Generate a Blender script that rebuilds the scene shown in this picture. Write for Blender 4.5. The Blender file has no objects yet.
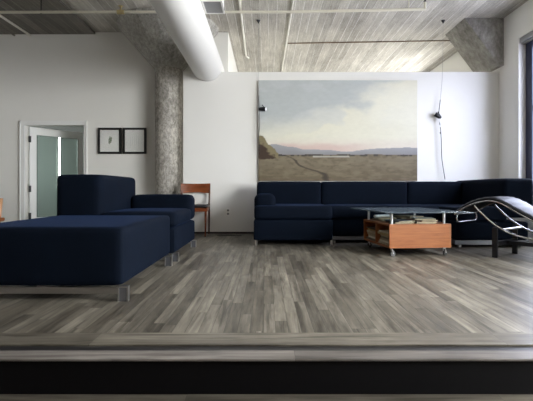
import bpy, bmesh, math, random
from mathutils import Vector, Matrix
random.seed(7)
scn = bpy.context.scene
COL = scn.collection
PI = math.pi

# ------------------------------------------------------------------ helpers
def link(o, parent=None):
    COL.objects.link(o)
    if parent is not None:
        o.parent = parent
    return o

def tag(o, label=None, cat=None, group=None, kind=None):
    if label: o['label'] = label
    if cat: o['category'] = cat
    if group: o['group'] = group
    if kind: o['kind'] = kind
    return o

def thing(name, label, cat, loc=(0, 0, 0), rotz=0.0, group=None):
    o = bpy.data.objects.new(name, None)
    o.empty_display_size = 0.1
    link(o)
    o.location = loc
    o.rotation_euler = (0, 0, rotz)
    return tag(o, label, cat, group)

def obj(name, bm, mat, parent=None, smooth=True, angle=40):
    me = bpy.data.meshes.new(name)
    bmesh.ops.recalc_face_normals(bm, faces=bm.faces[:])
    bm.to_mesh(me); bm.free()
    if mat: me.materials.append(mat)
    if smooth:
        for p in me.polygons: p.use_smooth = True
        try: me.set_sharp_from_angle(angle=math.radians(angle))
        except Exception: pass
    o = bpy.data.objects.new(name, me)
    return link(o, parent)

def struct(name, bm, mat, parent=None, smooth=False):
    o = obj(name, bm, mat, parent, smooth)
    if parent is None: o['kind'] = 'structure'
    return o

def box(bm, x0, x1, y0, y1, z0, z1, bev=0.0, seg=2, mat4=None):
    r = bmesh.ops.create_cube(bm, size=1.0)
    vs = r['verts']
    for v in vs:
        v.co = Vector(((x0 + x1) / 2 + v.co.x * (x1 - x0), (y0 + y1) / 2 + v.co.y * (y1 - y0), (z0 + z1) / 2 + v.co.z * (z1 - z0)))
    if bev > 0:
        es = list({e for v in vs for e in v.link_edges})
        rr = bmesh.ops.bevel(bm, geom=es, offset=bev, segments=seg, profile=0.5, affect='EDGES')
        vs = list({v for f in rr['faces'] for v in f.verts} | {v for v in vs if v.is_valid})
    if mat4 is not None:
        bmesh.ops.transform(bm, matrix=mat4, verts=vs)
    return vs

def B(*a, **k):
    bm = bmesh.new(); box(bm, *a, **k); return bm

def pillow(x0, x1, y0, y1, z0, z1, r=0.05, puff=0.012, n=10, fz=1.0):
    """upholstered block: rounded edges and softly swollen faces"""
    bm = bmesh.new()
    bmesh.ops.create_cube(bm, size=2.0)
    bmesh.ops.subdivide_edges(bm, edges=bm.edges[:], cuts=n, use_grid_fill=True)
    hx, hy, hz = (x1 - x0) / 2, (y1 - y0) / 2, (z1 - z0) / 2
    c = Vector(((x0 + x1) / 2, (y0 + y1) / 2, (z0 + z1) / 2))
    rr = min(r, hx * .95, hy * .95, hz * .95)
    def warp(t):       # concentrates grid lines near the edges
        return math.copysign(1 - (1 - abs(t)) ** 1.7, t)
    for v in bm.verts:
        u = Vector((warp(v.co.x), warp(v.co.y), warp(v.co.z)))
        p = Vector((u.x * hx, u.y * hy, u.z * hz))
        q = Vector((max(-hx + rr, min(hx - rr, p.x)), max(-hy + rr, min(hy - rr, p.y)), max(-hz + rr, min(hz - rr, p.z))))
        d = p - q
        if d.length > 1e-9:
            p = q + d.normalized() * rr
        ax = (1 - u.x ** 2); ay = (1 - u.y ** 2); az = (1 - u.z ** 2)
        if abs(u.x) > .999: p.x += math.copysign(puff * ay * az, u.x)
        if abs(u.y) > .999: p.y += math.copysign(puff * ax * az, u.y)
        if abs(u.z) > .999: p.z += math.copysign(puff * fz * ax * ay, u.z)
        v.co = c + p
    return bm

def tube(bm, pts, r, seg=10, closed=False, caps=True):
    pts = [Vector(p) for p in pts]
    n = len(pts)
    rings = []
    prev = None
    for i, p in enumerate(pts):
        if closed:
            t = (pts[(i + 1) % n] - pts[i - 1]).normalized()
        else:
            t = (pts[min(i + 1, n - 1)] - pts[max(i - 1, 0)]).normalized()
        if prev is None:
            a = Vector((0, 0, 1)) if abs(t.z) < .9 else Vector((1, 0, 0))
            nrm = t.cross(a).normalized()
        else:
            nrm = (prev - t * prev.dot(t)).normalized()
        prev = nrm
        bi = t.cross(nrm)
        rad = r[i] if isinstance(r, (list, tuple)) else r
        rings.append([bm.verts.new(p + (nrm * math.cos(2 * PI * k / seg) + bi * math.sin(2 * PI * k / seg)) * rad) for k in range(seg)])
    m = n if closed else n - 1
    for i in range(m):
        a, b = rings[i], rings[(i + 1) % n]
        for k in range(seg):
            bm.faces.new((a[k], a[(k + 1) % seg], b[(k + 1) % seg], b[k]))
    if not closed and caps:
        bm.faces.new(rings[0][::-1]); bm.faces.new(rings[-1])
    return bm

def T(pts, r, **k):
    return tube(bmesh.new(), pts, r, **k)

def cyl(bm, a, b, r, seg=24):
    return tube(bm, [a, b], r, seg=seg)

def prism(bm, poly, axis, a, b):
    """extrude a 2-D polygon along an axis ('x': (y,z), 'y': (x,z), 'z': (x,y))"""
    def P(u, v, w):
        return {'x': (w, u, v), 'y': (u, w, v), 'z': (u, v, w)}[axis]
    A = [bm.verts.new(P(u, v, a)) for u, v in poly]
    Bv = [bm.verts.new(P(u, v, b)) for u, v in poly]
    bm.faces.new(A); bm.faces.new(Bv[::-1])
    n = len(poly)
    for i in range(n):
        bm.faces.new((A[i], A[(i + 1) % n], Bv[(i + 1) % n], Bv[i]))
    return bm

def lathe(bm, prof, cx, cy, seg=32):
    rings = [[bm.verts.new((cx + r * math.cos(2 * PI * k / seg), cy + r * math.sin(2 * PI * k / seg), z)) for k in range(seg)] for r, z in prof]
    for i in range(len(rings) - 1):
        for k in range(seg):
            bm.faces.new((rings[i][k], rings[i][(k + 1) % seg], rings[i + 1][(k + 1) % seg], rings[i + 1][k]))
    bm.faces.new(rings[0][::-1]); bm.faces.new(rings[-1])
    return bm

def spline(pts, n=8):
    """Catmull-Rom through tuples"""
    P = [Vector(p) for p in pts]
    P = [P[0] * 2 - P[1]] + P + [P[-1] * 2 - P[-2]]
    out = []
    for i in range(1, len(P) - 2):
        for k in range(n):
            t = k / n
            a, b, c, d = P[i - 1], P[i], P[i + 1], P[i + 2]
            out.append(.5 * ((2 * b) + (c - a) * t + (2 * a - 5 * b + 4 * c - d) * t * t + (3 * b - a - 3 * c + d) * t ** 3))
    out.append(P[-2])
    return out

# ------------------------------------------------------------------ materials
class N:
    def __init__(self, name):
        self.m = bpy.data.materials.new(name); self.m.use_nodes = True
        self.t = self.m.node_tree; self.b = self.t.nodes['Principled BSDF']
    def n(self, typ, **k):
        x = self.t.nodes.new(typ)
        for a, v in k.items():
            if a == 'inp':
                for i, val in v.items(): x.inputs[i].default_value = val
            else: setattr(x, a, v)
        return x
    def l(self, a, b): self.t.links.new(a, b)
    def math(self, op, a, b=None, c=None):
        x = self.n('ShaderNodeMath', operation=op)
        for i, v in enumerate((a, b, c)):
            if v is None: continue
            if isinstance(v, (int, float)): x.inputs[i].default_value = v
            else: self.l(v, x.inputs[i])
        return x.outputs[0]
    def ramp(self, fac, stops, interp='LINEAR'):
        r = self.n('ShaderNodeValToRGB'); r.color_ramp.interpolation = interp
        e = r.color_ramp.elements
        while len(e) < len(stops): e.new(.5)
        for i, (p, c) in enumerate(stops):
            e[i].position = p; e[i].color = (*c, 1)
        self.l(fac, r.inputs[0]); return r.outputs[0]
    def mix(self, fac, a, b, blend='MIX'):
        x = self.n('ShaderNodeMix', data_type='RGBA', blend_type=blend)
        for i, v in ((0, fac), (6, a), (7, b)):
            if isinstance(v, (int, float)): x.inputs[i].default_value = v
            elif isinstance(v, tuple): x.inputs[i].default_value = (*v, 1)
            else: self.l(v, x.inputs[i])
        return x.outputs[2]
    def coord(self, scale=(1, 1, 1), which='Object'):
        c = self.n('ShaderNodeTexCoord'); mp = self.n('ShaderNodeMapping')
        mp.inputs['Scale'].default_value = scale
        self.l(c.outputs[which], mp.inputs[0]); return mp.outputs[0]
    def noise(self, vec, scale, detail=4, rough=.5, dist=0):
        x = self.n('ShaderNodeTexNoise', inp={'Scale': scale, 'Detail': detail, 'Roughness': rough, 'Distortion': dist})
        self.l(vec, x.inputs['Vector']); return x.outputs['Fac']
    def bump(self, h, strength=.2, dist=.01):
        x = self.n('ShaderNodeBump', inp={'Strength': strength, 'Distance': dist})
        self.l(h, x.inputs['Height']); self.l(x.outputs[0], self.b.inputs['Normal'])
    def set(self, **k):
        for a, v in k.items():
            a = {'col': 'Base Color', 'rough': 'Roughness', 'metal': 'Metallic', 'spec': 'Specular IOR Level', 'sheen': 'Sheen Weight'}.get(a, a)
            if isinstance(v, tuple): self.b.inputs[a].default_value = (*v, 1) if len(v) == 3 else v
            elif isinstance(v, (int, float)): self.b.inputs[a].default_value = v
            else: self.l(v, self.b.inputs[a])
        return self

def s2l(*c):
    return tuple(((v / 255) / 12.92 if v / 255 < .04045 else ((v / 255 + .055) / 1.055) ** 2.4) for v in c)

def simple(name, col, rough=.5, metal=0., var=.12, scale=30, bump=0, **k):
    m = N(name)
    f = m.noise(m.coord(), scale, 3)
    c = m.mix(f, tuple(v * (1 - var) for v in col), tuple(min(1, v * (1 + var)) for v in col))
    m.set(col=c, rough=rough, metal=metal, **k)
    if bump: m.bump(f, bump, .002)
    return m.m

def paint(name, col, bump=.05):
    m = N(name)
    co = m.coord()
    f = m.noise(co, 1.3, 3); f2 = m.noise(co, 90, 2)
    c = m.mix(f, tuple(v * .97 for v in col), tuple(min(1, v * 1.02) for v in col))
    m.set(col=c, rough=.75, spec=.25); m.bump(f2, bump, .002)
    return m.m

def velvet(name):
    m = N(name)
    co = m.coord()
    f = m.noise(co, 5, 4, .6); f2 = m.noise(co, 160, 2)
    c = m.mix(f, (.0013, .0029, .0068), (.0027, .0060, .0140))
    m.set(col=c, rough=.85, spec=.08, sheen=.10)
    m.b.inputs['Sheen Roughness'].default_value = .35
    m.b.inputs['Sheen Tint'].default_value = (.05, .11, .30, 1)
    m.bump(f2, .25, .003)
    return m.m

def planks(name, along, width, length, stops, gloss=.36, grain=1.0, seed=0.0):
    """wood strip floor, boards running along 'x' or 'y'"""
    m = N(name)
    tc = m.n('ShaderNodeTexCoord'); sp = m.n('ShaderNodeSeparateXYZ'); m.l(tc.outputs['Object'], sp.inputs[0])
    a, b = (sp.outputs[0], sp.outputs[1]) if along == 'y' else (sp.outputs[1], sp.outputs[0])
    ia = m.math('FLOOR', m.math('DIVIDE', m.math('ADD', a, 50 + seed), width))
    w1 = m.n('ShaderNodeTexWhiteNoise', noise_dimensions='1D'); m.l(ia, w1.inputs['W'])
    off = m.math('MULTIPLY', w1.outputs['Value'], length * 3)
    ln = m.math('DIVIDE', m.math('ADD', m.math('ADD', b, 50), off), length)
    ib = m.math('FLOOR', ln)
    cv = m.n('ShaderNodeCombineXYZ'); m.l(ia, cv.inputs[0]); m.l(ib, cv.inputs[1]); cv.inputs[2].default_value = seed
    w2 = m.n('ShaderNodeTexWhiteNoise', noise_dimensions='3D'); m.l(cv.outputs[0], w2.inputs['Vector'])
    # grain, shifted per board
    gv = m.n('ShaderNodeCombineXYZ')
    m.l(m.math('MULTIPLY', a, 30), gv.inputs[0]); m.l(m.math('MULTIPLY', b, 1.9), gv.inputs[1]); m.l(m.math('MULTIPLY', w2.outputs['Value'], 37), gv.inputs[2])
    g = m.noise(gv.outputs[0], 1.0, 6, .62, .6)
    gw = m.n('ShaderNodeCombineXYZ')
    m.l(m.math('MULTIPLY', a, 5), gw.inputs[0]); m.l(m.math('MULTIPLY', b, 1.3), gw.inputs[1]); m.l(m.math('MULTIPLY', w2.outputs['Value'], 11), gw.inputs[2])
    g2 = m.noise(gw.outputs[0], 1.6, 4, .6)
    tone = m.math('ADD', m.math('MULTIPLY', w2.outputs['Value'], .50), m.math('MULTIPLY_ADD', g2, .9, -.20))
    base = m.ramp(tone, stops)
    gr = m.ramp(g, [(.30, (.38, .37, .36)), (.43, (.78, .77, .76)), (.54, (1.0, 1.0, 1.0)), (.68, (1.28, 1.28, 1.27))])
    c = m.mix(grain, base, gr, 'MULTIPLY')
    sv = m.n('ShaderNodeCombineXYZ')
    m.l(m.math('MULTIPLY', a, 17), sv.inputs[0]); m.l(m.math('MULTIPLY', b, .9), sv.inputs[1]); m.l(m.math('MULTIPLY', w2.outputs['Value'], 5), sv.inputs[2])
    st = m.noise(sv.outputs[0], 1.0, 5, .6, 1.2)
    c = m.mix(1.0, c, m.ramp(st, [(.34, (.50, .48, .46)), (.47, (.98, .98, .98)), (.62, (1.16, 1.15, 1.13))]), 'MULTIPLY')
    # joints
    fa = m.math('FRACT', m.math('DIVIDE', m.math('ADD', a, 50 + seed), width))
    fb = m.math('FRACT', ln)
    ja = m.math('LESS_THAN', m.math('MINIMUM', fa, m.math('SUBTRACT', 1, fa)), .0016 / width)
    jb = m.math('LESS_THAN', m.math('MINIMUM', fb, m.math('SUBTRACT', 1, fb)), .0013 / length)
    j = m.math('MAXIMUM', ja, jb)
    c = m.mix(m.math('MULTIPLY', j, .5), c, (.02, .018, .016))
    rr = m.n('ShaderNodeMapRange', inp={'To Min': gloss - .08, 'To Max': gloss + .16}); m.l(g, rr.inputs[0])
    m.set(col=c, rough=rr.outputs[0], spec=.28)
    h = m.math('SUBTRACT', m.math('MULTIPLY', g, .35), j)
    m.bump(h, .28, .003)
    return m.m

def concrete(name, lo, hi, board=.13, streak=.5, patch=.35):
    """board-formed raw concrete, form boards running along y"""
    m = N(name)
    tc = m.n('ShaderNodeTexCoord'); sp = m.n('ShaderNodeSeparateXYZ'); m.l(tc.outputs['Object'], sp.inputs[0])
    x, y = sp.outputs[0], sp.outputs[1]
    fx = m.math('DIVIDE', m.math('ADD', x, 40), board)
    ib = m.math('FLOOR', fx)
    w = m.n('ShaderNodeTexWhiteNoise', noise_dimensions='1D'); m.l(ib, w.inputs['W'])
    gv = m.n('ShaderNodeCombineXYZ'); m.l(m.math('MULTIPLY', x, 52), gv.inputs[0]); m.l(m.math('MULTIPLY', y, 2.6), gv.inputs[1]); m.l(m.math('MULTIPLY', w.outputs['Value'], 9), gv.inputs[2])
    g = m.noise(gv.outputs[0], 1, 7, .7, .3)
    p = m.noise(m.coord((1.1, .5, 1)), 2.6, 5, .62)
    f = m.noise(m.coord(), 55, 4, .7)
    v = m.math('ADD', m.math('ADD', m.math('MULTIPLY', g, streak), m.math('MULTIPLY', p, patch)), m.math('ADD', m.math('MULTIPLY', w.outputs['Value'], .13), m.math('MULTIPLY', f, .32)))
    c = m.ramp(v, [(.42, lo), (.72, tuple((a + b) / 2 for a, b in zip(lo, hi))), (.95, hi)])
    fr = m.math('FRACT', fx)
    e = m.math('LESS_THAN', m.math('MINIMUM', fr, m.math('SUBTRACT', 1, fr)), .035)
    sel = m.math('GREATER_THAN', m.noise(gv.outputs[0], .35, 2), .47)
    c = m.mix(m.math('MULTIPLY', m.math('MULTIPLY', e, sel), .5), c, tuple(min(1, a * 1.25) for a in hi))
    m.set(col=c, rough=.9, spec=.2)
    m.bump(m.math('ADD', v, m.math('MULTIPLY', e, .4)), .5, .01)
    return m.m

def mottled(name, lo, hi, scale=14):
    m = N(name)
    co = m.coord((1, 1, .6))
    a = m.noise(co, scale, 8, .75, .4); b = m.noise(co, 2.4, 4, .6); c_ = m.noise(co, 70, 3, .7)
    v = m.math('ADD', m.math('MULTIPLY', a, .62), m.math('ADD', m.math('MULTIPLY', b, .3), m.math('MULTIPLY', c_, .18)))
    c = m.ramp(v, [(.40, lo), (.56, tuple((p + q) / 2 for p, q in zip(lo, hi))), (.68, hi)])
    m.set(col=c, rough=.85, spec=.25); m.bump(v, .6, .012)
    return m.m

def wood(name, lo, hi, sx=(3, 40, 40), rough=.4):
    m = N(name)
    g = m.noise(m.coord(sx), 1, 6, .6, .8)
    c = m.ramp(g, [(.3, lo), (.7, hi)])
    m.set(col=c, rough=rough, spec=.4); m.bump(g, .06, .002)
    return m.m

def glass(name, tint, fac_face, rough=.03, frost=None):
    """thin pane: fresnel mix of see-through and mirror, optionally a frosted share"""
    m = N(name)
    t = m.t
    tr = m.n('ShaderNodeBsdfTransparent'); tr.inputs[0].default_value = (*tint, 1)
    gl = m.n('ShaderNodeBsdfGlossy'); gl.inputs['Roughness'].default_value = rough
    lw_ = m.n('ShaderNodeLayerWeight'); lw_.inputs[0].default_value = .5
    k = m.math('MULTIPLY_ADD', m.math('POWER', lw_.outputs['Facing'], 5), .9, .035 + fac_face)
    mx = m.n('ShaderNodeMixShader'); m.l(k, mx.inputs[0]); m.l(tr.outputs[0], mx.inputs[1]); m.l(gl.outputs[0], mx.inputs[2])
    out = mx.outputs[0]
    if frost:
        df = m.n('ShaderNodeBsdfDiffuse'); df.inputs[0].default_value = (*frost[0], 1)
        m2 = m.n('ShaderNodeMixShader'); m2.inputs[0].default_value = frost[1]
        m.l(out, m2.inputs[1]); m.l(df.outputs[0], m2.inputs[2]); out = m2.outputs[0]
    m.l(out, t.nodes['Material Output'].inputs[0])
    return m.m

M = {}
M['white'] = paint('white_wall_paint', (.80, .79, .755))
M['white_trim'] = simple('white_gloss_paint', (.80, .80, .78), .35, var=.02)
M['fill_cutter'] = simple('dark_fill_cutting_wall', (.10, .055, .04), .85, var=.3, scale=12)  # invented dark finish that cuts fill light from behind the camera
M['hall'] = paint('hall_wall_paint', (.26, .28, .265))
fl_stops = [(.10, s2l(72, 68, 61)), (.36, s2l(95, 90, 81)), (.6, s2l(112, 107, 97)), (.95, s2l(142, 136, 124))]
M['floor'] = planks('grey_strip_floor', 'y', .064, .85, fl_stops, gloss=.36)
M['floor_x'] = planks('grey_border_board', 'x', .5, 1.9, fl_stops, seed=.13)
M['floor_low'] = planks('grey_lower_floor', 'x', .09, 1.3, fl_stops, seed=.31)
M['nosing'] = planks('grey_step_nosing', 'x', .6, 2.3, [(.05, s2l(80, 76, 73)), (.5, s2l(106, 101, 97)), (.95, s2l(132, 126, 121))], seed=.07)
M['black'] = simple('black_paint', (.003, .0026, .0034), .6, var=.2, spec=.15)
M['groove'] = simple('dark_metal_strip', (.016, .015, .016), .4, var=.2)
M['conc'] = concrete('board_formed_concrete', s2l(126, 120, 112), s2l(246, 242, 232))
M['conc_dark'] = concrete('darker_board_formed_concrete', s2l(84, 81, 76), s2l(160, 155, 147))  # same kind of concrete in a darker tone
M['conc_col'] = mottled('raw_column_concrete', s2l(84, 80, 74), s2l(214, 209, 200), 24)
M['conc_cap'] = mottled('raw_capital_concrete', s2l(112, 110, 105), s2l(200, 197, 190), 20)
M['conc_br'] = mottled('bracket_concrete', s2l(105, 102, 97), s2l(190, 187, 181), 11)
M['velvet'] = velvet('navy_velvet')
M['velvet_seam'] = simple('navy_piping', (.006, .013, .033), .8, var=.1)
M['steel'] = simple('brushed_steel', (.62, .62, .62), .28, 1., var=.06)
M['dull_steel'] = simple('dull_steel', (.26, .27, .30), .42, .9, var=.06)
M['chrome'] = simple('polished_chrome', (.62, .62, .63), .1, 1., var=.03)
M['satin'] = simple('satin_aluminium', (.72, .73, .74), .38, .9, var=.05)
M['orange_wood'] = wood('cherry_veneer', s2l(128, 74, 38), s2l(156, 96, 53))
M['wood_in'] = wood('cherry_inside', s2l(120, 70, 40), s2l(160, 98, 60))
M['chair_wood'] = wood('teak_chair', s2l(92, 44, 18), s2l(140, 74, 36))
M['chair_dark'] = wood('dark_teak_leg', s2l(52, 30, 20), s2l(88, 50, 30), (40, 40, 3))
M['pale_wood'] = wood('pale_pine', s2l(170, 120, 80), s2l(206, 160, 118), (40, 40, 3))
M['leather'] = simple('black_leather', (.012, .012, .014), .36, var=.25, scale=120, bump=.2)
M['leather_top'] = simple('black_hide_pad', (.006, .006, .0075), .48, spec=.16, var=.3, scale=90, bump=.25)
M['black_steel'] = simple('black_steel', (.010, .010, .012), .35, .2, var=.2)
M['caster'] = simple('grey_caster', (.10, .10, .10), .45, .3, var=.2)
M['rubber'] = simple('black_rubber', (.012, .012, .012), .7, var=.2)
M['duct'] = simple('white_painted_duct', (.82, .81, .785), .5, var=.02, scale=4)
M['pipe'] = simple('cream_pipe', (.66, .63, .53), .5, var=.08)
M['conduit'] = simple('pale_conduit', (.80, .78, .71), .6, var=.08)
M['rust'] = simple('brown_conduit', (.20, .13, .08), .6, var=.2)
M['brass'] = simple('brass', (.62, .52, .28), .35, .8, var=.1)
M['grille'] = simple('grey_grille', (.30, .30, .30), .6, var=.05)
M['navy_frame'] = simple('navy_window_frame', (.018, .022, .06), .4, .1, var=.1)
M['pane'] = glass('window_glass', (.96, .98, 1), .01)
M['blue_pane'] = glass('blue_tinted_glass', (.67, .70, .80), .01)
M['door_glass'] = glass('door_glass', (.84, .92, .89), .03, .06, ((.42, .50, .47), .18))
M['table_glass'] = glass('table_glass', (.80, .88, .90), .06, .0, ((.13, .16, .19), .40))
M['frame_black'] = simple('black_picture_frame', (.006, .006, .006), .4, var=.2)
M['mat'] = simple('picture_mat', (.88, .88, .85), .8, var=.02)
M['paper'] = simple('art_paper', (.58, .58, .56), .8, var=.04)
M['print'] = simple('pale_print', (.70, .70, .69), .8, var=.08, scale=9)
M['green'] = simple('pressed_leaf', (.10, .16, .05), .8, var=.4)
M['picglass'] = glass('picture_glass', (.98, .98, .98), .03, .0)
M['plastic'] = simple('ivory_plastic', (.84, .83, .78), .45, var=.03)
M['slot'] = simple('dark_slot', (.02, .02, .02), .6, var=.1)
M['canvas'] = simple('canvas_edge', (.16, .14, .11), .9, var=.15)
M['blind'] = simple('grey_blind', (.33, .33, .34), .5, var=.05)
M['white_cap'] = simple('white_plastic', (.78, .78, .78), .5, var=.02)

CEIL = 3.41
RX = 3.75          # right wall plane
WY = 6.84          # partition face
BY = 7.30          # back wall face

# ------------------------------------------------------------------ setting
PLAT0 = 1.86       # where the platform's boards begin
bm = B(-6, RX, 2.085, 11.0, -.02, 0); struct('floor', bm, M['floor'])
bm = B(-6, RX, 1.925, 2.085, -.02, 0); struct('trim_1', bm, M['floor_x'])['label'] = 'grey border board laid across the platform edge'
bm = B(-6, RX, 1.862, 1.925, -.03, -.008); struct('trim_2', bm, M['groove'])['label'] = 'dark recessed strip between border board and step nosing'
bm = B(-6, RX, 1.765, 1.862, -.013, -.002, bev=.004); struct('trim_3', bm, M['nosing'])['label'] = 'pale grey wooden nosing of the platform step'
bm = B(-6, RX, 1.785, 1.86, -.158, -.0135); struct('trim_4', bm, M['black'])['label'] = 'black riser of the platform step'
bm = B(-6, RX, 1.86, 11.0, -.165, -.031); struct('platform', bm, M['black'])
bm = B(-6, RX, -3.0, 1.785, -.20, -.158); struct('floor_lower', bm, M['floor_low'])

# ceiling
bm = B(-2.93, RX + .5, -3.2, 11.2, CEIL, CEIL + .2); struct('ceiling', bm, M['conc'])
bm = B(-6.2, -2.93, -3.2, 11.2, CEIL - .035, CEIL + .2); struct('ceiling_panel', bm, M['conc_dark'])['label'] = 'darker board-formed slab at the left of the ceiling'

# partition with a notch where the duct passes
DX, DZ, DR = -.95, 2.697, .245
PT = .7 + 1.9
poly = [(-1.33, 0), (RX, 0), (RX, PT)]
a0 = math.asin((PT - DZ) / (DR + .004))
arc = []
for k in range(25):
    a = a0 + (-PI - 2 * a0) * k / 24
    arc.append((DX + (DR + .004) * math.cos(a), DZ + (DR + .004) * math.sin(a)))
poly += arc + [(-1.33, PT)]
struct('wall_partition', prism(bmesh.new(), poly, 'y', WY, WY + .14), M['white'])
# back wall with door opening
def wall_x(name, x0, x1, y0, y1, z1, openings, mat, z0=0):
    """wall in the xz plane with rectangular openings (x0,x1,z0,z1)"""
    bm = bmesh.new()
    xs = sorted({x0, x1} | {v for o in openings for v in o[:2]}); zs = sorted({z0, z1} | {v for o in openings for v in o[2:]})
    for i in range(len(xs) - 1):
        for j in range(len(zs) - 1):
            cx, cz = (xs[i] + xs[i + 1]) / 2, (zs[j] + zs[j + 1]) / 2
            if any(o[0] < cx < o[1] and o[2] < cz < o[3] for o in openings): continue
            box(bm, xs[i], xs[i + 1], y0, y1, zs[j], zs[j + 1])
    bmesh.ops.remove_doubles(bm, verts=bm.verts[:], dist=1e-5)
    dup = [f for f in bm.faces if False]
    return struct(name, bm, mat)
def wall_y(name, x0, x1, y0, y1, z0, z1, openings, mat):
    bm = bmesh.new()
    ys = sorted({y0, y1} | {v for o in openings for v in o[:2]}); zs = sorted({z0, z1} | {v for o in openings for v in o[2:]})
    for i in range(len(ys) - 1):
        for j in range(len(zs) - 1):
            cy, cz = (ys[i] + ys[i + 1]) / 2, (zs[j] + zs[j + 1]) / 2
            if any(o[0] < cy < o[1] and o[2] < cz < o[3] for o in openings): continue
            box(bm, x0, x1, ys[i], ys[i + 1], zs[j], zs[j + 1])
    return struct(name, bm, mat)

DO = (-4.14, -3.12, 0.0, 1.81)
wall_x('wall_back', -6, -.65, BY, BY + .12, CEIL, [DO], M['white'])
struct('wall_return', B(-.77, -.65, BY + .12, 11.0, 0, CEIL), M['white'])
wall_x('wall_far', -6, RX, 11.0, 11.2, CEIL, [(-5.6, -4.4, .6, 2.2)], M['white'], z0=-.2)  # opening passes daylight on to the slit in wall_hall
wall_y('wall_left', -6.2, -6.0, -3.0, 11.0, -.2, CEIL, [(8.3, 9.3, .9, 2.3)], M['white'])
struct('wall_front', B(-6, RX, -3.2, -3.0, -.2, CEIL), M['fill_cutter'])  # unseen wall, kept dark so it bounces little light
WIN = [(4.95, 6.31, .62, 2.95), (-.7, 3.5, .62, 2.95), (8.4, 10.3, .95, 2.95)]
wall_y('wall_right', RX, RX + .32, -3.0, 11.0, -.2, CEIL, WIN, M['white'])
# hall behind the door
wall_x('wall_hall', -6, -.77, 10.0, 10.12, CEIL, [(-4.93, -4.84, .75, 1.95)], M['hall'])  # slit added to stand in for bright reflections in the door glass
HW = (8.3, 9.3, .9, 2.3)  # opening of the added side window of the hall

# windows
def window(name, y0, y1, z0, z1, x, pane='pane'):
    w = thing(name, None, None, (x, (y0 + y1) / 2, z0)); w['kind'] = 'structure'
    hy, h = (y1 - y0) / 2, z1 - z0
    bm = bmesh.new(); s = .16
    box(bm, 0, .06, -hy, -hy + s, 0, h); box(bm, 0, .06, hy - s, hy, 0, h)
    box(bm, 0, .06, -hy + s, hy - s, 0, s); box(bm, 0, .06, -hy + s, hy - s, h - s, h)
    n = max(2, round((y1 - y0) / .95))
    for k in range(1, n):
        c = -hy + 2 * hy * k / n
        box(bm, .005, .055, c - .03, c + .03, s, h - s)
    box(bm, .005, .055, -hy + s, hy - s, h * .55 - .025, h * .55 + .025)
    obj('window_frame', bm, M['navy_frame'], w, False)
    obj('glass_pane', B(.027, .033, -hy + s, hy - s, s, h - s), M[pane], w, False)
    return w
for i, o in enumerate(WIN):
    window('window_%d' % (i + 1), *o, RX + .105, 'blue_pane' if i == 0 else 'pane')
    # roller blind cassette tucked under the head of each opening
rb = thing('roller_blind', 'grey rolled-up blind cassette at the head of the right-hand window', 'blind', (RX + .05, 5.63, 2.95))
obj('cassette', B(-.045, .045, -.67, .67, -.075, -.001, bev=.012), M['blind'], rb)
obj('hem_bar', B(-.02, .02, -.66, .66, -.105, -.085, bev=.004), M['steel'], rb)
window('window_4', *HW, -6.13)  # unseen window, added only to light the hall

# baseboards
struct('baseboard_partition', B(-1.33, RX, WY - .012, WY, 0, .028), M['groove'])
struct('baseboard_left', B(-6, -4.22, BY - .012, BY, 0, .028), M['groove'])
struct('baseboard_back', B(-3.06, -1.92, BY - .012, BY, 0, .028), M['groove'])

# column with flared capital
CX, CY = -1.62, 7.10
col = struct('column', lathe(bmesh.new(), [(.228, 0), (.228, 1.4), (.228, 2.70)], CX, CY, 40), M['conc_col'], smooth=True)
obj('capital', lathe(bmesh.new(), [(.228, 2.70), (.245, 2.715), (.83, CEIL - .03), (.83, CEIL)], CX, CY, 16), M['conc_cap'], col, angle=15)

# concrete bracket at the right wall
struct('concrete_bracket', prism(bmesh.new(), [(3.13, CEIL), (RX, CEIL), (RX, 2.665), (3.685, 2.665)], 'y', 6.70, 7.42), M['conc_br'])

# door
door = thing('door_1', None, None, (-4.10, BY + .062, 0), math.radians(54)); door['kind'] = 'structure'
LW, LH = .98, 1.795
bm = bmesh.new()
box(bm, 0, .115, -.02, .02, .005, LH); box(bm, LW - .10, LW, -.02, .02, .005, LH)
box(bm, .115, LW - .10, -.02, .02, LH - .13, LH); box(bm, .115, LW - .10, -.02, .02, .005, .22)
obj('leaf_frame', bm, M['white_trim'], door, False)
obj('glass_pane', B(.115, LW - .10, -.004, .004, .22, LH - .13), M['door_glass'], door, False)
obj('glazing_bead', T([(.12, -.024, .225), (.12, -.024, LH - .135), (LW - .105, -.024, LH - .135), (LW - .105, -.024, .225)], .006, closed=True), M['slot'], door)
for z in (.25, .72, 1.58):
    obj('hinge', B(-.022, .02, -.03, -.014, z - .055, z + .055, bev=.003), M['slot'], door)
h = obj('handle', T([(LW - .05, -.02, .95), (LW - .05, -.06, .95), (LW - .16, -.06, .95)], .010), M['steel'], door)
bm = bmesh.new()
x0, x1, z1 = DO[0], DO[1], DO[3]
w = .078
box(bm, x0 - w, x0, BY - .022, BY, 0, z1 + w); box(bm, x1, x1 + .05, BY - .022, BY, 0, z1 + w); box(bm, x0, x1, BY - .022, BY, z1, z1 + w)
box(bm, x0 - w, x0 - w + .018, BY - .034, BY - .022, 0, z1 + w); box(bm, x1 + .034, x1 + .05, BY - .034, BY - .022, 0, z1 + w); box(bm, x0 - w, x1 + .05, BY - .034, BY - .022, z1 + w - .018, z1 + w)
struct('trim_5', bm, M['white_trim'])['label'] = 'white casing around the glazed door'

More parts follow.
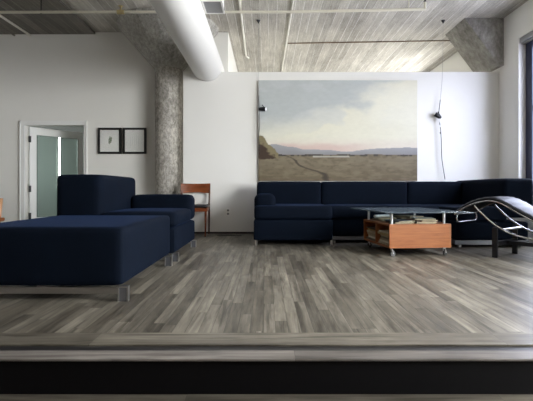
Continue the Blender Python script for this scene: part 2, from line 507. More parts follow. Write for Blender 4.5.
# ------------------------------------------------------------------ services on the ceiling
dt = thing('ventilation_duct', 'large round white ventilation duct running under the ceiling into the wall', 'duct', (DX, 0, DZ))
bm = T([(0, -2.9, 0), (0, 1.0, 0), (0, 3.0, 0), (0, 5, 0), (0, BY - .002, 0)], DR, seg=48)
obj('duct_tube', bm, M['duct'], dt)
for y in (.6, 2.2):
    obj('joint_band', T([(0, y - .02, 0), (0, y + .02, 0)], DR + .003, seg=48), M['duct'], dt)
for y in (2.25, 4.1, 5.5):
    bm = bmesh.new()
    box(bm, -.012, .012, y - .012, y + .012, DR, CEIL - DZ)
    obj('hanger_strap', bm, M['conduit'], dt)
vb = thing('air_register', 'square grey air register box on the right flank of the white duct', 'vent', (-.592, 4.78, 2.75))
bm = bmesh.new(); box(bm, -.105, .105, -.16, .16, .012, .20); obj('housing', bm, M['duct'], vb, False)
bm = bmesh.new()
box(bm, -.115, -.095, -.17, .17, 0, .014); box(bm, .095, .115, -.17, .17, 0, .014); box(bm, -.095, .095, -.17, -.15, 0, .014); box(bm, -.095, .095, .15, .17, 0, .014)
obj('rim', bm, M['duct'], vb, False)
bm = bmesh.new()
for k in range(14):
    y = -.145 + .29 * k / 13
    box(bm, -.095, .095, y - .008, y + .008, .004, .011)
obj('louvre', bm, M['grille'], vb, False)

sp = thing('sprinkler_pipe', 'long cream sprinkler pipe crossing under the ceiling from left to right', 'pipe', (0, 0, 0))
def PY(x): return 5.97 + (5.88 - 5.97) * (x - .3) / 1.9 if x > .3 else 5.97
obj('main_pipe', T([(-5.98, 5.98, 3.2), (-2, 5.97, 3.2), (.3, 5.97, 3.2), (2.2, 5.88, 3.2)], .019), M['pipe'], sp)
obj('end_riser', T([(2.2, 5.88, 3.19), (2.2, 5.88, 3.30)], .016), M['pipe'], sp)
for x in (-3.16, -.35, 1.98):
    obj('hanger', T([(x, PY(x), 3.175), (x, PY(x), CEIL - (.036 if x < -2.93 else .001))], .007), M['black_steel'] if x < -3 else M['pipe'], sp)
for i, (x, dz, up) in enumerate(((-2.04, 0, 1), (2.2, .09, 1))):
    y = PY(x)
    hd = obj('sprinkler_head', lathe(bmesh.new(), [(.016, 3.21 + dz), (.020, 3.225 + dz), (.012, 3.24 + dz), (.012, 3.275 + dz), (.034, 3.28 + dz), (.034, 3.284 + dz)], x, y, 14), M['brass'] if i == 0 else M['black_steel'], sp)
    if i == 0:
        obj('tee_fitting', T([(x - .05, y, 3.2), (x + .05, y, 3.2)], .031), M['brass'], sp)
# conduits on the ceiling
def conduit(name, pts, r, mat, label):
    return tag(obj(name, T(pts, r), mat), label, 'conduit')
conduit('ceiling_conduit', [(-.36, .0, CEIL - .018), (-.36, 4, CEIL - .018), (-.40, 8.55, CEIL - .018), (-.37, 8.63, CEIL - .018), (-.33, 8.65, CEIL - .018)], .017, M['conduit'], 'white conduit with hooked end on ceiling, just right of the duct')
conduit('ceiling_conduit', [(.43, 0, CEIL - .016), (.38, 7, CEIL - .016), (.345, 10.99, CEIL - .016)], .015, M['conduit'], 'straight white conduit along the ceiling above the painting')
conduit('ceiling_conduit', [(-4.05, 0, CEIL - .055), (-4.05, BY - .002, CEIL - .055)], .019, M['conduit'], 'pale conduit on the dark ceiling slab above the door')
conduit('ceiling_conduit', [(-4.32, 0, CEIL - .055), (-4.32, BY - .002, CEIL - .055)], .015, M['conc_dark'], 'dull grey conduit at the far left of the ceiling')
conduit('cross_conduit', [(.40, 7.83, CEIL - .0088), (1.9, 7.76, CEIL - .0088), (3.46, 7.68, CEIL - .0088)], .009, M['rust'], 'thin brown conduit crossing the ceiling beyond the partition')

# cable-hung clip lamps and their anchors
def cable_lamp(name, label, anchor, pts, lamp, aim, tail):
    r = thing(name, label, 'lamp', (anchor[0], anchor[1], 0))
    ax, ay = anchor
    loc = lambda p: (p[0] - ax, p[1] - ay, p[2])
    obj('anchor', lathe(bmesh.new(), [(.006, CEIL - .05), (.014, CEIL - .03), (.03, CEIL - .008), (.03, CEIL)], 0, 0, 14), M['black_steel'], r)
    pp = [loc(p) for p in spline(pts, 6)]
    kk = min(range(len(pp)), key=lambda i: abs(pp[i][2] - lamp[2] - .25))
    obj('wire', T(pp[:kk + 1], .0022, seg=6), M['grille'], r)
    obj('cable', T(pp[kk:], .0055, seg=6), M['slot'], r)
    L = Vector(loc(lamp)); a = Vector(aim).normalized()
    obj('lamp_head', T([L - a * .055, L - a * .03, L + a * .05, L + a * .06], [.018, .030, .036, .034], seg=16), M['black_steel'], r)
    obj('lens', T([L + a * .058, L + a * .064], .031, seg=16), M['white_cap'], r)
    obj('clip', T([L + Vector((0, .012, .07)), L + Vector((.03, .012, .02)), L - a * .03], .009), M['black_steel'], r)
    if tail:
        obj('socket', T([L + Vector((.02, .005, -.03)), L + Vector((.035, .005, -.10))], .014), M['white_cap'], r)
        for k, z in enumerate((-.16, -.27)):
            obj('cable_clip', B(L.x + .030, L.x + .046, L.y - .004, L.y + .008, L.z + z - .012, L.z + z + .012), M['white_cap'] if k == 0 else M['slot'], r)
    return r
yk = WY - .05
cable_lamp('cable_lamp', 'small black clip lamp on hanging cable at painting left edge', (-.12, yk), [(-.12, yk, CEIL - .04), (-.118, yk, 2.6), (-.112, yk - .03, 2.05), (-.10, yk - .05, 1.75), (-.115, yk - .05, 1.55), (-.10, yk - .04, 1.35)], (-.06, yk - .045, 1.985), (.9, -.35, -.1), False)
cable_lamp('cable_lamp', 'small black clip lamp on dangling cable right of the painting', (2.83, yk), [(2.83, yk, CEIL - .04), (2.82, yk, 2.6), (2.79, yk, 2.2), (2.76, yk, 1.9), (2.785, yk, 1.7), (2.80, yk, 1.5), (2.81, yk, 1.2), (2.86, yk, .87)], (2.745, yk - .01, 1.88), (-.85, .1, .6), True)

# ------------------------------------------------------------------ painting
def lerp(a, b, t): return tuple(x + (y - x) * t for x, y in zip(a, b))
def sm(a, b, x):
    t = max(0, min(1, (x - a) / (b - a))); return t * t * (3 - 2 * t)
from mathutils import noise as mn
def fbm(x, y, o=5):
    return mn.fractal(Vector((x, y, 3.3)), 1.0, 2.0, o)
def paint_col(u, v):
    """u from the left, v from the bottom, 0..1"""
    a = 1.6
    n1 = fbm(u * 3.2, v * 4.5); n2 = fbm(u * 9 + 7, v * 9); n3 = fbm(u * 30, v * 40 + 9, 4)
    hz = .262
    # sky
    blue = (190, 195, 194); cream = (230, 227, 208); white = (238, 236, 220); low = (221, 209, 198); pink = (212, 184, 174)
    cloud = sm(-.06, .14, (u - .36) * .62 - (v - .66) * .8 + n1 * .16 + n2 * .05)
    c = lerp(blue, cream, cloud)
    c = lerp(c, white, .6 * sm(.55, .75, u + n1 * .1) * sm(.45, .62, v + n2 * .05) * sm(1.0, .85, v))
    c = lerp(c, (200, 204, 205), .55 * sm(.0, .25, n1 + (v - .8) * .6) * sm(.95, .4, u))
    c = lerp(c, cream, .8 * sm(.68, .42, v + n2 * .04))
    c = lerp(c, low, .6 * sm(.45, .34, v))
    c = lerp(c, pink, .75 * sm(.385, .34, v + n2 * .015) * sm(.02, .2, u) * sm(.80, .45, u))
    c = tuple(x + n3 * 3 for x in c)
    # distant hills
    hill = hz + .055 + .022 * math.sin(u * 7 + 1.2) * .5 + .016 * fbm(u * 6, 1) + .03 * sm(.3, .08, u)
    if v < hill:
        c = lerp((160, 160, 162), (146, 145, 147), sm(hill, hz, v)); c = tuple(x + n2 * 5 for x in c)
    # water line and field
    if v < hz + .004 * n2:
        t = (hz - v) / hz
        c = lerp((132, 122, 103), (112, 101, 80), t)
        c = lerp(c, (104, 93, 74), .5 * sm(.05, .4, n3 + n2 * .4))
        c = lerp(c, (143, 132, 109), .45 * sm(.0, .4, fbm(u * 14 + 3, v * 38)))
        if v > hz - .016: c = lerp(c, (78, 74, 68), .75 * sm(.1, -.15, fbm(u * 25, 5)) + .2)
        if .36 < u + n2 * .03 < .58: c = lerp(c, (198, 195, 184), .8 * sm(.0, .006, .009 + .004 * n2 - abs(v - hz + .020)))
        # dark ditch winding down towards the bottom
        for k in range(1):
            uc = .13 + .33 * t ** .85 + .025 * math.sin(t * 11) + .012 * n2
            wd = .006 + .022 * t * (0.6 + .6 * fbm(t * 9, 2))
            if abs(u - uc) < wd: c = lerp((64, 57, 50), c, .25 + .4 * sm(.3, 1, abs(u - uc) / wd))
    # bushy bank at the left edge
    bk = .44 - 1.9 * max(0, u - .01) ** 1.15 + .03 * fbm(u * 22, 8)
    if u < .125 and v < bk and v > hz - .05 + .02 * n2:
        t = sm(bk - .16, bk, v)
        c = lerp((70, 56, 46), (134, 124, 95), sm(.3, .75, t + n3 * .3))
    return tuple(max(0, min(255, x)) for x in c)

PX0, PX1, PZ0, PZ1 = -.12, 2.42, .845, 2.455
PYF = 6.80
pt = thing('landscape_picture', 'wide unframed landscape painting of cloudy sky over brown field', 'painting', ((PX0 + PX1) / 2, PYF, PZ0))
W, H = PX1 - PX0, PZ1 - PZ0
NX, NZ = 300, 190
verts = [((i / NX - .5) * W, 0, j / NZ * H) for j in range(NZ + 1) for i in range(NX + 1)]
faces = [(j * (NX + 1) + i, j * (NX + 1) + i + 1, (j + 1) * (NX + 1) + i + 1, (j + 1) * (NX + 1) + i) for j in range(NZ) for i in range(NX)]
me = bpy.data.meshes.new('painted_canvas'); me.from_pydata(verts, [], faces)
at = me.color_attributes.new('pigment', 'FLOAT_COLOR', 'POINT')
buf = []
for j in range(NZ + 1):
    for i in range(NX + 1):
        buf.extend((*(v_ * .88 for v_ in s2l(*paint_col(i / NX, j / NZ))), 1))
at.data.foreach_set('color', buf)
m = N('oil_paint')
an = m.n('ShaderNodeAttribute', attribute_name='pigment')
f = m.noise(m.coord((1, 1, 1)), 80, 4)
cc = m.mix(f, (.93, .93, .93), (1.05, 1.05, 1.05))
m.set(col=m.mix(1.0, an.outputs['Color'], cc, 'MULTIPLY'), rough=.7, spec=.25); m.bump(f, .15, .003)
me.materials.append(m.m)
link(bpy.data.objects.new('painted_canvas', me), pt)
obj('stretcher', B(-W / 2, W / 2, .0008, WY - PYF - .001, 0, H), M['canvas'], pt, False)

# small framed pictures on the back wall
def framed(name, label, x0, x1, z0, z1, art):
    r = thing(name, label, 'picture', ((x0 + x1) / 2, BY, z0))
    w, h = (x1 - x0) / 2, z1 - z0
    fw, y0, y1 = .036, -.035, -.001
    bm = bmesh.new()
    box(bm, -w, -w + fw, y0, y1, 0, h); box(bm, w - fw, w, y0, y1, 0, h); box(bm, -w + fw, w - fw, y0, y1, 0, fw); box(bm, -w + fw, w - fw, y0, y1, h - fw, h)
    obj('frame', bm, M['frame_black'], r, False)
    obj('mount_board', B(-w + fw, w - fw, -.026, -.002, fw, h - fw), M['mat'], r, False)
    if art == 'sprig':
        bm = bmesh.new()
        c = (0.01, .5 * h)
        tube(bm, [(c[0] - .005, -.0275, c[1] - .055), (c[0], -.0275, c[1]), (c[0] + .01, -.0275, c[1] + .05)], .003, seg=6)
        for k in range(9):
            t = -.045 + .1 * k / 8; s = 1 if k % 2 else -1
            L = .042 - abs(t) * .25
            p = Vector((c[0] + t * .12, -.0272, c[1] + t)); d = Vector((s * .75, 0, .6)).normalized(); q = Vector((-d.z, 0, d.x))
            vs = [bm.verts.new(p), bm.verts.new(p + d * L * .5 + q * .011), bm.verts.new(p + d * L), bm.verts.new(p + d * L * .5 - q * .011)]
            bm.faces.new(vs)
        obj('pressed_sprig', bm, M['green'], r, False)
    else:
        bm = bmesh.new()
        for k in range(5):
            x = -.07 + .034 * k
            box(bm, x, x + .004, -.0285, -.0262, .13 + .02 * (k % 2), h - .12 - .015 * (k % 3))
        obj('faint_drawing', bm, M['print'], r, False)
    obj('glass_pane', B(-w + fw, w - fw, -.032, -.030, fw, h - fw), M['picglass'], r, False)
s = BY / 425
framed('framed_picture', 'black framed picture of a small green sprig, beside the door', (98.6 - 266) * s, (121.7 - 266) * s, .7 + (190 - 154) * s, .7 + (190 - 128) * s, 'sprig')
framed('framed_picture', 'black framed pale picture, nearest to the concrete column', (123.4 - 266) * s, (146.6 - 266) * s, .7 + (190 - 154) * s, .7 + (190 - 128) * s, 'faint')

# wall outlet and floor register
ot = thing('wall_outlet', 'ivory electrical outlet low on the wall beside wooden chair', 'outlet', (-.61, WY, .345))
obj('cover_plate', B(-.035, .035, -.007, -.0005, -.058, .058, bev=.003), M['plastic'], ot)
for z in (-.027, .027):
    sk = obj('socket', B(-.018, .018, -.010, -.007, z - .016, z + .016, bev=.002), M['grille'], ot)
    obj('slot', B(-.010, -.006, -.0112, -.0098, z - .008, z + .008), M['slot'], sk); obj('slot', B(.006, .010, -.0112, -.0098, z - .008, z + .008), M['slot'], sk)
fr = thing('floor_register', 'dark metal air register set in the floor below the outlet', 'vent', (-.56, 6.55, 0))
bm = bmesh.new(); box(bm, -.19, .19, -.06, .06, .0005, .004); obj('plate', bm, M['black_steel'], fr, False)
bm = bmesh.new()
for k in range(16):
    x = -.17 + .34 * k / 15; box(bm, x - .006, x + .006, -.048, .048, .0041, .007)
obj('slats', bm, M['groove'], fr, False)

# ------------------------------------------------------------------ left sofa and ottoman
def bracket_leg(name, parent, x, y, side, h=.095, w=.075, d=.03):
    """flat steel strip bent round as a square foot"""
    bm = bmesh.new(); t = .009
    x0, x1 = (x - w, x) if side > 0 else (x, x + w)
    box(bm, x0, x1, y, y + d, h - t, h, bev=.001); box(bm, x1 - t, x1, y, y + d, 0, h - t, bev=.001)
    box(bm, x0, x0 + t, y, y + d, 0, h - t, bev=.001)
    o = obj(name, bm, M['steel'], parent, False)
    obj('face_plate', B(x0 + t, x1 - t, y + .004, y + d - .004, 0.001, h - t), M['dull_steel'], o, False)
    return o

ox, oy = -1.44, 3.35
ot2 = thing('ottoman', 'large navy velvet ottoman on a low steel rail, in the foreground', 'ottoman', (ox, oy, 0))
obj('upholstered_block', pillow(-.54, .53, -.655, .70, .088, .462, r=.035, puff=.006, n=14), M['velvet'], ot2)
bm = bmesh.new()
box(bm, -.52, .50, -.645, -.625, .040, .080); box(bm, -.52, .50, .66, .68, .042, .084); box(bm, -.03, .03, -.625, .66, .045, .086)
obj('base_rail', bm, M['steel'], ot2, False)
for x, sd in ((.575, 1), (-.575, -1)):
    for y in (-.685, .55):
        bracket_leg('leg', ot2, x, y, sd, .097, .066 if sd > 0 else .075, .035)

s1 = thing('sofa', 'deep navy velvet sofa seen from its side, behind the ottoman', 'sofa', (-1.44, 4.65, 0))
# local: x from -.56 (back) to .57 (front), y from -.55 to .60
obj('seat_base', pillow(-.54, .565, -.565, .585, .088, .335, r=.03, puff=.004), M['velvet'], s1)
obj('seat_cushion', pillow(-.16, .575, -.565, .33, .337, .488, r=.05, puff=.014), M['velvet'], s1)
obj('backrest', pillow(-.60, -.16, -.54, .60, .337, .852, r=.05, puff=.008), M['velvet'], s1)
obj('armrest', pillow(-.158, .565, .335, .60, .337, .642, r=.06, puff=.008), M['velvet'], s1)
bm = bmesh.new()
box(bm, -.03, .03, -.51, .54, .045, .086); box(bm, -.50, .50, -.53, -.51, .042, .084); box(bm, -.50, .50, .54, .56, .042, .084)
obj('base_rail', bm, M['steel'], s1, False)
for x, sd in ((.585, 1), (-.57, -1)):
    for y in (-.50, .54):
        bracket_leg('leg', s1, x, y, sd, .087, .066, .035)

# ------------------------------------------------------------------ big sectional on the right
sc = thing('sectional_sofa', 'long navy velvet sectional sofa under the painting, wrapping the right corner', 'sofa', (1.5, 6.0, 0))
def S(name, x0, x1, y0, y1, z0, z1, r=.045, puff=.01, n=10):
    return obj(name, pillow(x0 - 1.5, x1 - 1.5, y0 - 6, y1 - 6, z0, z1, r, puff, n), M['velvet'], sc)
S('chaise_base', -.155, .845, 5.36, 6.50, .062, .323, .022, .004)
S('chaise_cushion', -.150, .842, 5.355, 6.26, .3235, .498, .04, .005)
S('seat_base', .85, 2.90, 5.62, 6.50, .088, .315, .03, .004, 12)
S('seat_cushion', .85, 1.60, 5.60, 6.26, .317, .492, .032, .005); S('seat_cushion', 1.604, 2.29, 5.60, 6.26, .317, .492, .032, .005)
S('return_base', 2.30, 3.20, 5.17, 6.50, .088, .315, .03, .004, 12)
S('return_cushion', 2.295, 2.93, 5.15, 6.26, .317, .492, .032, .005)
S('armrest', -.153, .125, 5.52, 6.26, .40, .648, .075, .003)
S('back_cushion', -.135, .815, 6.27, 6.56, .36, .822, .03, .004); S('back_cushion', .82, 2.09, 6.27, 6.56, .36, .822, .03, .004)
S('back_cushion', 2.095, 2.90, 6.27, 6.56, .36, .824, .03, .004)
S('return_back', 2.90, 3.26, 5.15, 6.56, .36, .842, .05, .008, 14)
bm = bmesh.new()
def L(bm, x0, x1, y0, y1, z0, z1): box(bm, x0 - 1.5, x1 - 1.5, y0 - 6, y1 - 6, z0, z1)
L(bm, .86, 2.30, 5.63, 5.65, .036, .086); L(bm, 2.30, 3.2, 5.17, 5.19, .036, .086); L(bm, 2.30, 2.32, 5.19, 5.63, .036, .086)
L(bm, 3.18, 3.2, 5.19, 6.48, .036, .086); L(bm, -.13, 3.18, 6.46, 6.48, .036, .086)
obj('base_rail', bm, M['dull_steel'], sc, False)
for x, y in ((-.14, 5.375), (.815, 5.375), (.90, 5.66), (2.36, 5.20), (3.12, 5.20), (3.12, 6.40), (-.12, 6.40), (1.5, 6.40)):
    bm = bmesh.new(); L(bm, x, x + .03, y, y + .05, 0, .07 if y < 5.5 and x < 2 else .088)
    obj('leg', bm, M['steel'], sc, False)

# ------------------------------------------------------------------ coffee table
TA = math.radians(6)
TO = Vector((1.29, 4.44, 0))
def tw(x, y, z=0):
    return Vector((TO.x + x * math.cos(TA) - y * math.sin(TA), TO.y + x * math.sin(TA) + y * math.cos(TA), z))
ct = thing('coffee_table', 'orange-brown wooden coffee table on casters with raised glass top', 'table', TO, TA)
BW, BD, z0, z1, t = .68, .81, .088, .342, .02
obj('front_panel', B(0, BW, 0, t, z0, z1, bev=.002), M['orange_wood'], ct, False)
obj('back_panel', B(0, BW, BD - t, BD, z0, z1, bev=.002), M['orange_wood'], ct, False)
obj('bottom_board', B(.002, BW - .002, t, BD - t, z0, z0 + t), M['wood_in'], ct, False)
obj('top_board', B(.002, BW - .002, t, BD - t, z1 - .022, z1 - .002), M['wood_in'], ct, False)
obj('divider', B(.002, BW - .002, .40, .42, z0 + t, z1 - .022), M['wood_in'], ct, False)
obj('middle_panel', B(.33, .35, t, BD - t, z0 + t, z1 - .022), M['wood_in'], ct, False)
obj('glass_top', B(-.105, .80, -.145, 1.0, .463, .476, bev=.003), M['table_glass'], ct, False)
for x, y in ((.045, .05), (.625, .05), (.045, .755), (.625, .755)):
    p = obj('post', T([(x, y, z1 - .002), (x, y, .463)], .014, seg=16), M['satin'], ct)
    obj('post_cap', T([(x, y, .455), (x, y, .463)], .02, seg=16), M['satin'], p)
for x, y, r in ((.045, .05, .2), (.63, .05, .5), (.045, .76, 0), (.63, .76, -.3)):
    cs = obj('caster', T([(x, y, z0), (x, y, z0 - .02)], .012, seg=12), M['steel'], ct)
    d = Vector((math.cos(r), math.sin(r), 0)); n = Vector((-d.y, d.x, 0)); c = Vector((x, y, .027)) + d * .012
    obj('wheel', T([c - n * .010, c + n * .010], .0265, seg=20), M['caster'], cs)
    bm = bmesh.new()
    for s_ in (-1, 1):
        tube(bm, [Vector((x, y, z0 - .018)) + n * .014 * s_, c + n * .014 * s_], .006, seg=8)
    obj('fork', bm, M['satin'], cs)

covers = [s2l(196, 180, 150), s2l(120, 110, 96), s2l(168, 150, 122), s2l(90, 96, 104), s2l(150, 70, 50), s2l(214, 206, 186), s2l(70, 62, 56), s2l(186, 160, 110)]
CM = [simple('magazine_cover_%d' % i, tuple(v * .6 for v in c), .4, var=.7, scale=16) for i, c in enumerate(covers)]
PGM = simple('magazine_pages', s2l(176, 164, 138), .8, var=.4, scale=60)
def magazine(x, y, z, w, d, h, rot, ci, label, group):
    p = tw(x, y, z)
    r = thing('magazine', label, 'magazine', p, TA + rot, group)
    obj('pages', B(-w / 2 + .002, w / 2 - .002, -d / 2 + .002, d / 2 - .002, .0012, h - .0012), PGM, r, False)
    bm = bmesh.new()
    box(bm, -w / 2, w / 2, -d / 2, d / 2, h - .0012, h); box(bm, -w / 2, w / 2, -d / 2, d / 2, 0, .0012); box(bm, -w / 2, -w / 2 + .0015, -d / 2, d / 2, .0012, h - .0012)
    obj('cover', bm, CM[ci % len(CM)], r, False)
    return r
ordn = ['bottom', 'second from bottom', 'third from bottom', 'fourth from bottom', 'fifth from bottom', 'sixth from bottom', 'topmost']
for comp, yc, where in (('front', .21, 'in the near side compartment'), ('back', .60, 'in the far side compartment')):
    z = z0 + t + .0005
    for k in range(7):
        hh = random.uniform(.016, .025) if k < 6 else .016
        magazine(.165 + random.uniform(-.02, .012), yc + random.uniform(-.02, .02), z, .27, .30, hh, random.uniform(-.05, .05), [0, 5, 2, 1, 0, 7, 5][k] + (1 if comp == 'back' and k % 3 == 0 else 0),
                 '%s magazine of the stack %s of the coffee table' % (ordn[k], where), 'magazines in the table compartments')
        z += hh + .0006
# magazines lying on the tray under the glass
zt = z1 + .0006
tops = [(.19, .19, .0, 5, .016, 'dark thick magazine lying at front left under the glass', 6), (.19, .20, .25, 3, .012, 'grey magazine askew on the dark one under the glass', 3),
        (.44, .17, -.1, 1, .020, 'brown magazine lying at the front right under the glass', 1), (.44, .18, .2, 4, .014, 'red magazine lying on the brown one under the glass', 4),
        (.45, .16, -.3, 5, .018, 'cream magazine on top of the front right pile under the glass', 5),
        (.18, .57, .1, 2, .018, 'tan magazine lying at the back left under the glass', 2), (.19, .58, -.2, 7, .016, 'ochre magazine on the tan one under the glass', 7),
        (.46, .55, .05, 6, .022, 'black thick magazine lying at back right under the glass', 6), (.46, .56, -.2, 0, .016, 'beige magazine on the black one under the glass', 0),
        (.46, .55, .3, 2, .016, 'buff magazine topping the back right pile under the glass', 2)]
stackz = {}
for x, y, r, c, h, lab, ci in tops:
    key = (x > .32, y > .4)
    z = stackz.get(key, zt)
    magazine(x, y, z, .21, .27, h, r, ci, lab, 'magazines on the table tray'); stackz[key] = z + h + .0006
pr = tw(.12, .44, stackz[(False, True)] + .019)
pr = tw(.14, .56, stackz[(False, True)] + .0165)
d = Vector((math.cos(.5), math.sin(.5), 0))
rp = thing('paper_roll', 'rolled sheet of white paper on magazines under the glass', 'paper', pr)
obj('roll', T([d * -.12, d * .12], .016, seg=16), M['white_cap'], rp)

# ------------------------------------------------------------------ chaise longue (tubular steel)
K = .97
u = Vector((.6, -.8, 0)); wv = Vector((.8, .6, 0))
O = Vector((2.103, 4.753, 0))
lc = thing('lounge_chaise', 'black leather chaise longue on curved chrome tubes, at the right edge', 'chaise longue', (O.x, O.y, 0))
WD = .48
def Q(s, w, z): return u * s + wv * w + Vector((0, 0, z))
prof = spline([(0, .462, 0), (.08, .525, 0), (.18, .578, 0), (.30, .614, 0), (.40, .622, 0), (.50, .596, 0), (.64, .52, 0), (.80, .435, 0), (.92, .385, 0), (1.02, .382, 0), (1.12, .42, 0), (1.26, .53, 0), (1.42, .68, 0), (1.56, .82, 0), (1.64, .89, 0)], 6)
# side tubes following the profile
for w in (.012, WD - .012):
    obj('side_tube', T([Q(p.x, w, p.y - .035) for p in prof], .0095), M['chrome'], lc)
# pad
def pad_bm():
    bm = bmesh.new(); th = .042; ws = [0.0, .012, .04, WD / 2, WD - .04, WD - .012, WD]
    rows = []
    n = len(prof)
    for i, p in enumerate(prof):
        a, b = prof[max(0, i - 1)], prof[min(n - 1, i + 1)]
        tn = Vector((b.x - a.x, b.y - a.y)).normalized(); nr = Vector((-tn.y, tn.x))
        top, bot = [], []
        puff = .006 * abs(math.sin(i * .9))
        for k, w in enumerate(ws):
            e = {0: -.5, 1: -.12, 2: 0, 3: .12, 4: 0, 5: -.12, 6: -.5}[k] * th
            q = Vector((p.x, p.y)) + nr * (e + (puff if 1 < k < 5 else 0)); top.append(bm.verts.new(Q(q.x, w, q.y)))
            q2 = Vector((p.x, p.y)) - nr * (th - max(0, -e) * .6); bot.append(bm.verts.new(Q(q2.x, w, q2.y + .014)))
        rows.append(top + bot[::-1])
    m_ = len(rows[0])
    for i in range(n - 1):
        for k in range(m_):
            bm.faces.new((rows[i][k], rows[i][(k + 1) % m_], rows[i + 1][(k + 1) % m_], rows[i + 1][k]))
    bm.faces.new(rows[0][::-1]); bm.faces.new(rows[-1])
    return bm
obj('leather_pad', pad_bm(), M['leather_top'], lc, angle=60)
hr = obj('head_roll', T([Q(1.50, .03, .86), Q(1.50, .05, .86), Q(1.50, WD - .05, .86), Q(1.50, WD - .03, .86)], [.045, .06, .06, .045], seg=18), M['leather'], lc)
obj('strap', T([Q(1.53, .2, .85), Q(1.66, .2, .91), Q(1.68, .2, .80)], .006), M['leather'], hr)
# rounded foot loop
loop = []
zc = [(.462 - .03), .335]
r_ = .045
pts = []
def corner(wc, zc_, a0_, a1_):
    for k in range(6):
        a = a0_ + (a1_ - a0_) * k / 5
        pts.append(Q(.0 + .02, wc + r_ * math.cos(a), zc_ + r_ * math.sin(a)))
corner(WD - .02 - r_, .435 - r_, 0, PI / 2); corner(.02 + r_, .435 - r_, PI / 2, PI); corner(.02 + r_, .345 + r_, PI, 1.5 * PI); corner(WD - .02 - r_, .345 + r_, 1.5 * PI, 2 * PI)
obj('foot_loop', T(pts, .008, closed=True), M['chrome'], lc)
# rockers: big arcs under the frame
arc = spline([(.225, .530, 0), (.30, .455, 0), (.424, .350, 0), (.59, .262, 0), (.80, .222, 0), (.98, .222, 0), (1.16, .275, 0), (1.32, .40, 0), (1.42, .60, 0)], 6)
for w in (.012, WD - .012):
    obj('rocker_tube', T([Q(p.x, w, p.y) for p in arc], .0105), M['chrome'], lc)
for s_, z in ((.52, .295), (1.20, .300)):
    obj('spreader_bar', T([Q(s_, .012, z), Q(s_, WD - .012, z)], .013), M['chrome'], lc)
# black steel base: two trestles and a pair of stretchers
sl = .44
for s_, zt_ in ((sl, .315), (1.22, .30)):
    for w in (.0, WD - .02):
        bm = bmesh.new()
        mt = Matrix((( u.x, wv.x, 0, Q(s_, w + .01, 0).x), (u.y, wv.y, 0, Q(s_, w + .01, 0).y), (0, 0, 1, 0), (0, 0, 0, 1)))
        box(bm, -.026, .026, -.014, .014, 0, zt_, bev=.004, mat4=mt)
        obj('base_leg', bm, M['black_steel'], lc, False)
    bm = bmesh.new()
    mt = Matrix(((u.x, wv.x, 0, Q(s_, WD / 2, 0).x), (u.y, wv.y, 0, Q(s_, WD / 2, 0).y), (0, 0, 1, 0), (0, 0, 0, 1)))
    box(bm, -.022, .022, -WD / 2 + .02, WD / 2 - .02, .12, .165, mat4=mt)
    obj('base_crossbar', bm, M['black_steel'], lc, False)
bm = bmesh.new()
c = (sl + 1.22) / 2
mt = Matrix(((u.x, wv.x, 0, Q(c, WD / 2, 0).x), (u.y, wv.y, 0, Q(c, WD / 2, 0).y), (0, 0, 1, 0), (0, 0, 0, 1)))
box(bm, -(1.22 - sl) / 2, (1.22 - sl) / 2, -.022, .022, .122, .163, mat4=mt)
obj('base_stretcher', bm, M['black_steel'], lc, False)

# ------------------------------------------------------------------ wooden chair by the column
ch = thing('dining_chair', 'brown wooden dining chair with curved back against the wall by the column', 'chair', (-1.105, 6.56, 0), math.radians(4))
hw = .215
for s_ in (-1, 1):
    obj('rear_leg', T(spline([(s_ * (hw - .005), .20, 0), (s_ * hw, .17, .25), (s_ * hw, .165, .45), (s_ * (hw + .003), .19, .65), (s_ * (hw + .004), .215, .80)], 4), [.011 + .004 * math.sin(PI * k / 16) for k in range(17)], seg=10), M['chair_dark'], ch)
    obj('front_leg', T([(s_ * (hw - .035), -.20, 0), (s_ * (hw - .03), -.19, .22), (s_ * (hw - .03), -.185, .40)], [.010, .015, .018], seg=10), M['chair_wood'], ch)
bm = bmesh.new()
n = 14; rows = []
for i in range(n + 1):
    x = (i / n * 2 - 1) * (hw + .018)
    yb = .205 + .0 - .035 * (1 - (x / hw) ** 2) * -1
    zb = .645 + .018 * (1 - (x / hw) ** 2); zt2 = .805 - .004 * (1 - (x / hw) ** 2)
    rows.append([bm.verts.new((x, yb - .022, zb)), bm.verts.new((x, yb - .012 , zt2)), bm.verts.new((x, yb + .008, zt2)), bm.verts.new((x, yb - .002, zb))])
for i in range(n):
    for k in range(4):
        bm.faces.new((rows[i][k], rows[i][(k + 1) % 4], rows[i + 1][(k + 1) % 4], rows[i + 1][k]))
bm.faces.new(rows[0][::-1]); bm.faces.new(rows[-1])
obj('backrest', bm, M['chair_wood'], ch, angle=50)
obj('seat', pillow(-hw - .005, hw + .005, -.225, .165, .432, .478, .02, .006, 6), M['leather'], ch)
bm = bmesh.new()
box(bm, -hw + .02, hw - .02, -.21, -.185, .375, .43); box(bm, -hw + .02, hw - .02, .145, .165, .375, .43); box(bm, -hw + .005, -hw + .025, -.185, .145, .375, .43); box(bm, hw - .025, hw - .005, -.185, .145, .375, .43)
obj('apron', bm, M['chair_wood'], ch, False)

# low wooden chair just peeking in at the left edge
lw = thing('low_chair', 'pale wooden low chair peeking in behind the ottoman at left', 'chair', (-2.93, 4.10, 0))
for x in (-.24, .225):
    obj('rear_leg', T([(x, .20, 0), (x, .20, .36), (x, .24, .615)], .018), M['pale_wood'], lw)
    obj('front_leg', T([(x, -.20, 0), (x, -.20, .37)], .018), M['orange_wood'], lw)
obj('seat', B(-.27, .265, -.23, .24, .385, .42, bev=.008), M['orange_wood'], lw)
obj('seat_rail', B(-.235, .225, -.21, .21, .34, .384), M['wood_in'], lw)
for z in (.47, .545):
    obj('back_slat', B(-.235, .22, .215, .23, z, z + .05, bev=.004), M['pale_wood'], lw)

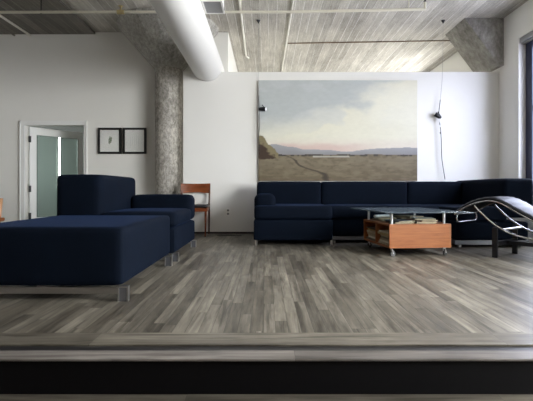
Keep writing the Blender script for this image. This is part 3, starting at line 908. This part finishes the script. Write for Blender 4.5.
# ------------------------------------------------------------------ light: daylight through the windows
wd = bpy.data.worlds.new('daylight'); scn.world = wd; wd.use_nodes = True
nt = wd.node_tree; bg = nt.nodes['Background']
tc = nt.nodes.new('ShaderNodeTexCoord'); sx = nt.nodes.new('ShaderNodeSeparateXYZ'); nt.links.new(tc.outputs['Generated'], sx.inputs[0])
rp_ = nt.nodes.new('ShaderNodeValToRGB'); e = rp_.color_ramp.elements
mr = nt.nodes.new('ShaderNodeMapRange'); mr.inputs['From Min'].default_value = -1; nt.links.new(sx.outputs[2], mr.inputs[0]); nt.links.new(mr.outputs[0], rp_.inputs[0])
e[0].position = .40; e[0].color = (.62, .60, .57, 1)
e[1].position = .52; e[1].color = (1.0, .98, .935, 1)
x = e.new(.75); x.color = (.98, .975, .95, 1)
nt.links.new(rp_.outputs[0], bg.inputs[0]); bg.inputs[1].default_value = 7.0

def portal(name, loc, rot, sx_, sy_):
    l = bpy.data.lights.new(name, 'AREA'); l.shape = 'RECTANGLE'; l.size = sx_; l.size_y = sy_
    l.cycles.is_portal = True
    o = bpy.data.objects.new(name, l); link(o); o.location = loc; o.rotation_euler = rot
    return o
for i, (y0, y1, z0_, z1_) in enumerate(WIN):
    portal('daylight_portal', (RX + .25, (y0 + y1) / 2, (z0_ + z1_) / 2), (0, math.radians(90), 0), z1_ - z0_, y1 - y0)
portal('daylight_portal', (-6.17, (HW[0] + HW[1]) / 2, (HW[2] + HW[3]) / 2), (0, math.radians(-90), 0), HW[3] - HW[2], HW[1] - HW[0])

# ------------------------------------------------------------------ camera and view
cam = bpy.data.cameras.new('camera'); co = bpy.data.objects.new('camera', cam); link(co)
co.location = (0, 0, .7); co.rotation_euler = (math.radians(90), 0, 0)
cam.sensor_width = 36; cam.lens = 425 / 533 * 36; cam.shift_y = -10.5 / 533; cam.shift_x = .5 / 533
cam.clip_start = .01; cam.clip_end = 200
scn.camera = co
vs = scn.view_settings
vs.view_transform = 'Standard'; vs.look = 'None'; vs.exposure = 2.28; vs.gamma = 1.0; vs.use_curve_mapping = False
scn.cycles.max_bounces = 12; scn.cycles.diffuse_bounces = 8; scn.cycles.glossy_bounces = 6; scn.cycles.transparent_max_bounces = 16
scn.cycles.sample_clamp_indirect = 10
scn.cycles.use_denoising = True
